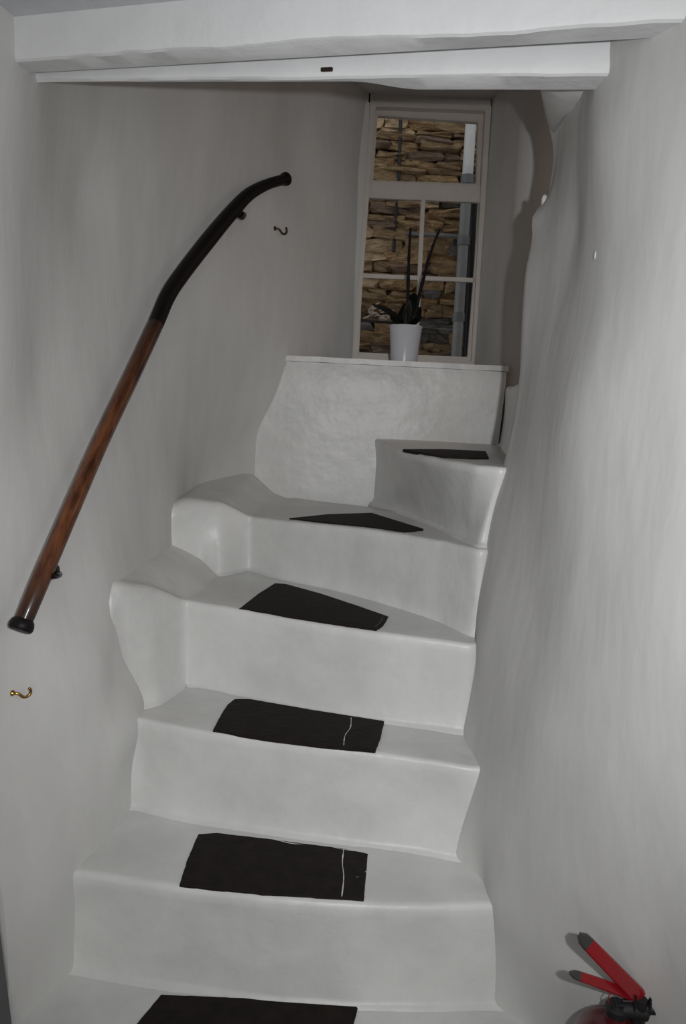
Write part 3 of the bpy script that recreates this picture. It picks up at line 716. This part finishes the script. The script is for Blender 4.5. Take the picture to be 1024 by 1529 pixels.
while z < sz1:
    h_ = rnd.choice((.028, .034, .04, .048, .062)); x = sx0+rnd.uniform(-.1, 0)
    while x < sx1:
        L_ = rnd.uniform(.08, .24)*(1 if h_ < .06 else 1.15); cx_, cz_ = x+L_/2, z+h_/2
        gray = (cz_ < EYE+.62 and rnd.random() < .55) or rnd.random() < .06
        mi = 4 if (gray and cx_ > .35) else rnd.choice((0, 0, 1, 1, 2, 3) if cz_ > EYE+.45 else (0, 1, 1, 2, 2, 4))
        sy = rnd.uniform(.07, .11); yy = YS+rnd.uniform(-.012, .02)
        rot = rnd.uniform(-.035, .035)
        if vis0 < cx_ < vis1 and vz0 < cz_ < vz1 and cnt < 298:
            o = bpy.data.objects.new('stone', protos[rnd.randrange(10)][mi]); C.objects.link(o)
            o.location = (cx_, yy, cz_); o.scale = (L_*1.05, sy, h_*1.12); o.rotation_euler = (rnd.uniform(-.25, .25), rot*2, rnd.uniform(-.12, .12)); o.parent = ew; cnt += 1
        else:
            bm = stone_geo(rnd.randrange(10), L_-.008, h_-.007, sy); bm.verts.ensure_lookup_table(); k0 = len(rest_v)
            rest_v += [v.co+Vector((cx_, yy, cz_)) for v in bm.verts]; rest_f += [tuple(v.index+k0 for v in f.verts) for f in bm.faces]; bm.free()
        x += L_
    z += h_
print('STONES', cnt)
ro = pyd('stones', rest_v, rest_f, ST[1], ew, smooth=False); ro['kind'] = 'stuff'
struct(box('ground_alley', (-2.4, 3.66, -.30), (2.4, YS+.3, -.2), M['floor']))
# drainpipe, added dark band, conduit and cables on that wall
def pipe_thing(name, pa, pb_, r, m, label, cat, col=()):
    t_ = thing(name, pb_, label, cat)
    if col:
        o1 = tube('pipe', [pa, pa.lerp(col[0], .5), col[0]], r, M['pipe_white'], t_, 24); o1['label'] = 'brighter upper length'
        tube('pipe', [col[0], col[0].lerp(pb_, .5), pb_], r*.98, m, t_, 24)
    for p_ in col:
        lathe('pipe_collar', [(r*1.0, -.024), (r*1.18, -.022), (r*1.18, .022), (r*1.0, .024)], M['conduit'], t_, 24, p_, (pa-pb_).normalized())
    return t_
Yp = YS-.16
pa, pb_ = oy(704, 183, Yp), oy(682, 548, Yp)
xm = (pa.x+pb_.x)/2+.0
a_ = Vector((pa.x, Yp, EYE+2.0)); d_ = (pb_-pa)
ptop = oy(703, 182, Yp); plow = oy(681, 531, Yp); ln = (ptop-plow); bot = plow-ln*((plow.z+.2)/ln.z)
cols = [ptop.lerp(plow, q_) for q_ in (.24, .5, .83)]
dp = pipe_thing('drainpipe', ptop, bot, .0285, M['pipe'], 'pale grey round drainpipe on the stone wall outside', 'pipe', cols)
for c_ in (cols[1],):
    box('pipe_clip', (c_.x-.05, Yp+.036, c_.z-.016), (c_.x+.05, Yp+.046, c_.z+.016), M['pipe_dark'], dp, .003)
pk = oy(709, 300, YS-.088); pk2 = oy(698, 540, YS-.088)
ln = pk-pk2
dark_band = thing('drainpipe', pk2-ln*((pk2.z+.2)/ln.z), 'black tube added as the dark shadowed band close behind right of the pale drainpipe outside', 'pipe')  # black tube added to stand in for the dark, shadowed band here
tube('pipe', [pk, pk2-ln*((pk2.z+.2)/ln.z)], .027, M['pipe_dark'], dark_band, 20)
lathe('dark_band_cap', [(.027, -.04), (.030, 0), (.031, .012), (.029, .014)], M['pipe_dark'], dark_band, 24, pk+V3(0, 0, .005))
def cable(pxs, r, m, label, Y=YS-.045, cat='cable', name='cable'):
    P_ = catmull([oy(x, y, Y) for x, y in pxs], 8); return tag(tube(name, P_, r, m, None, 8), label, cat)
cable([(598, 176), (597, 215), (595, 268), (592, 300), (589, 350), (588, 376)], .009, M['pipe_dark'], 'black vertical cable on stone wall behind left side of window')
cable([(608, 349), (650, 351), (686, 353)], .011, M['conduit'], 'grey horizontal conduit crossing stone wall at mid window', cat='pipe', name='conduit', Y=YS-.05)
cable([(625, 490), (655, 491), (684, 492)], .0035, M['pipe'], 'thin white cable low on stone wall left of drainpipe')
cable([(480, 474), (540, 480), (600, 484)], .010, M['pipe_dark'], 'black horizontal pipe behind the flower pot outside', cat='pipe', name='pipe')
# dry climber: pale twigs
rt = random.Random(3); g = []
for k_ in range(26):
    x, y = rt.uniform(543, 582), rt.uniform(458, 476); an = rt.uniform(-.6, .8); l_ = rt.uniform(5, 12)
    P_ = catmull([oy(x, y, YS-.06+rt.uniform(-.02, .03)), oy(x+l_*.5, y-l_*.5*an+rt.uniform(-2, 2), YS-.07), oy(x+l_, y-l_*an, YS-.05+rt.uniform(-.02, .02))], 4)
    g.append(tube_geo(P_, rt.uniform(.003, .006), 6))
vs, fs = merge(g); tw = pyd('dry_twigs', vs, fs, M['twig']); tag(tw, 'tangle of pale dry twigs on stone wall left of the flower pot', 'twigs'); tw['kind'] = 'stuff'
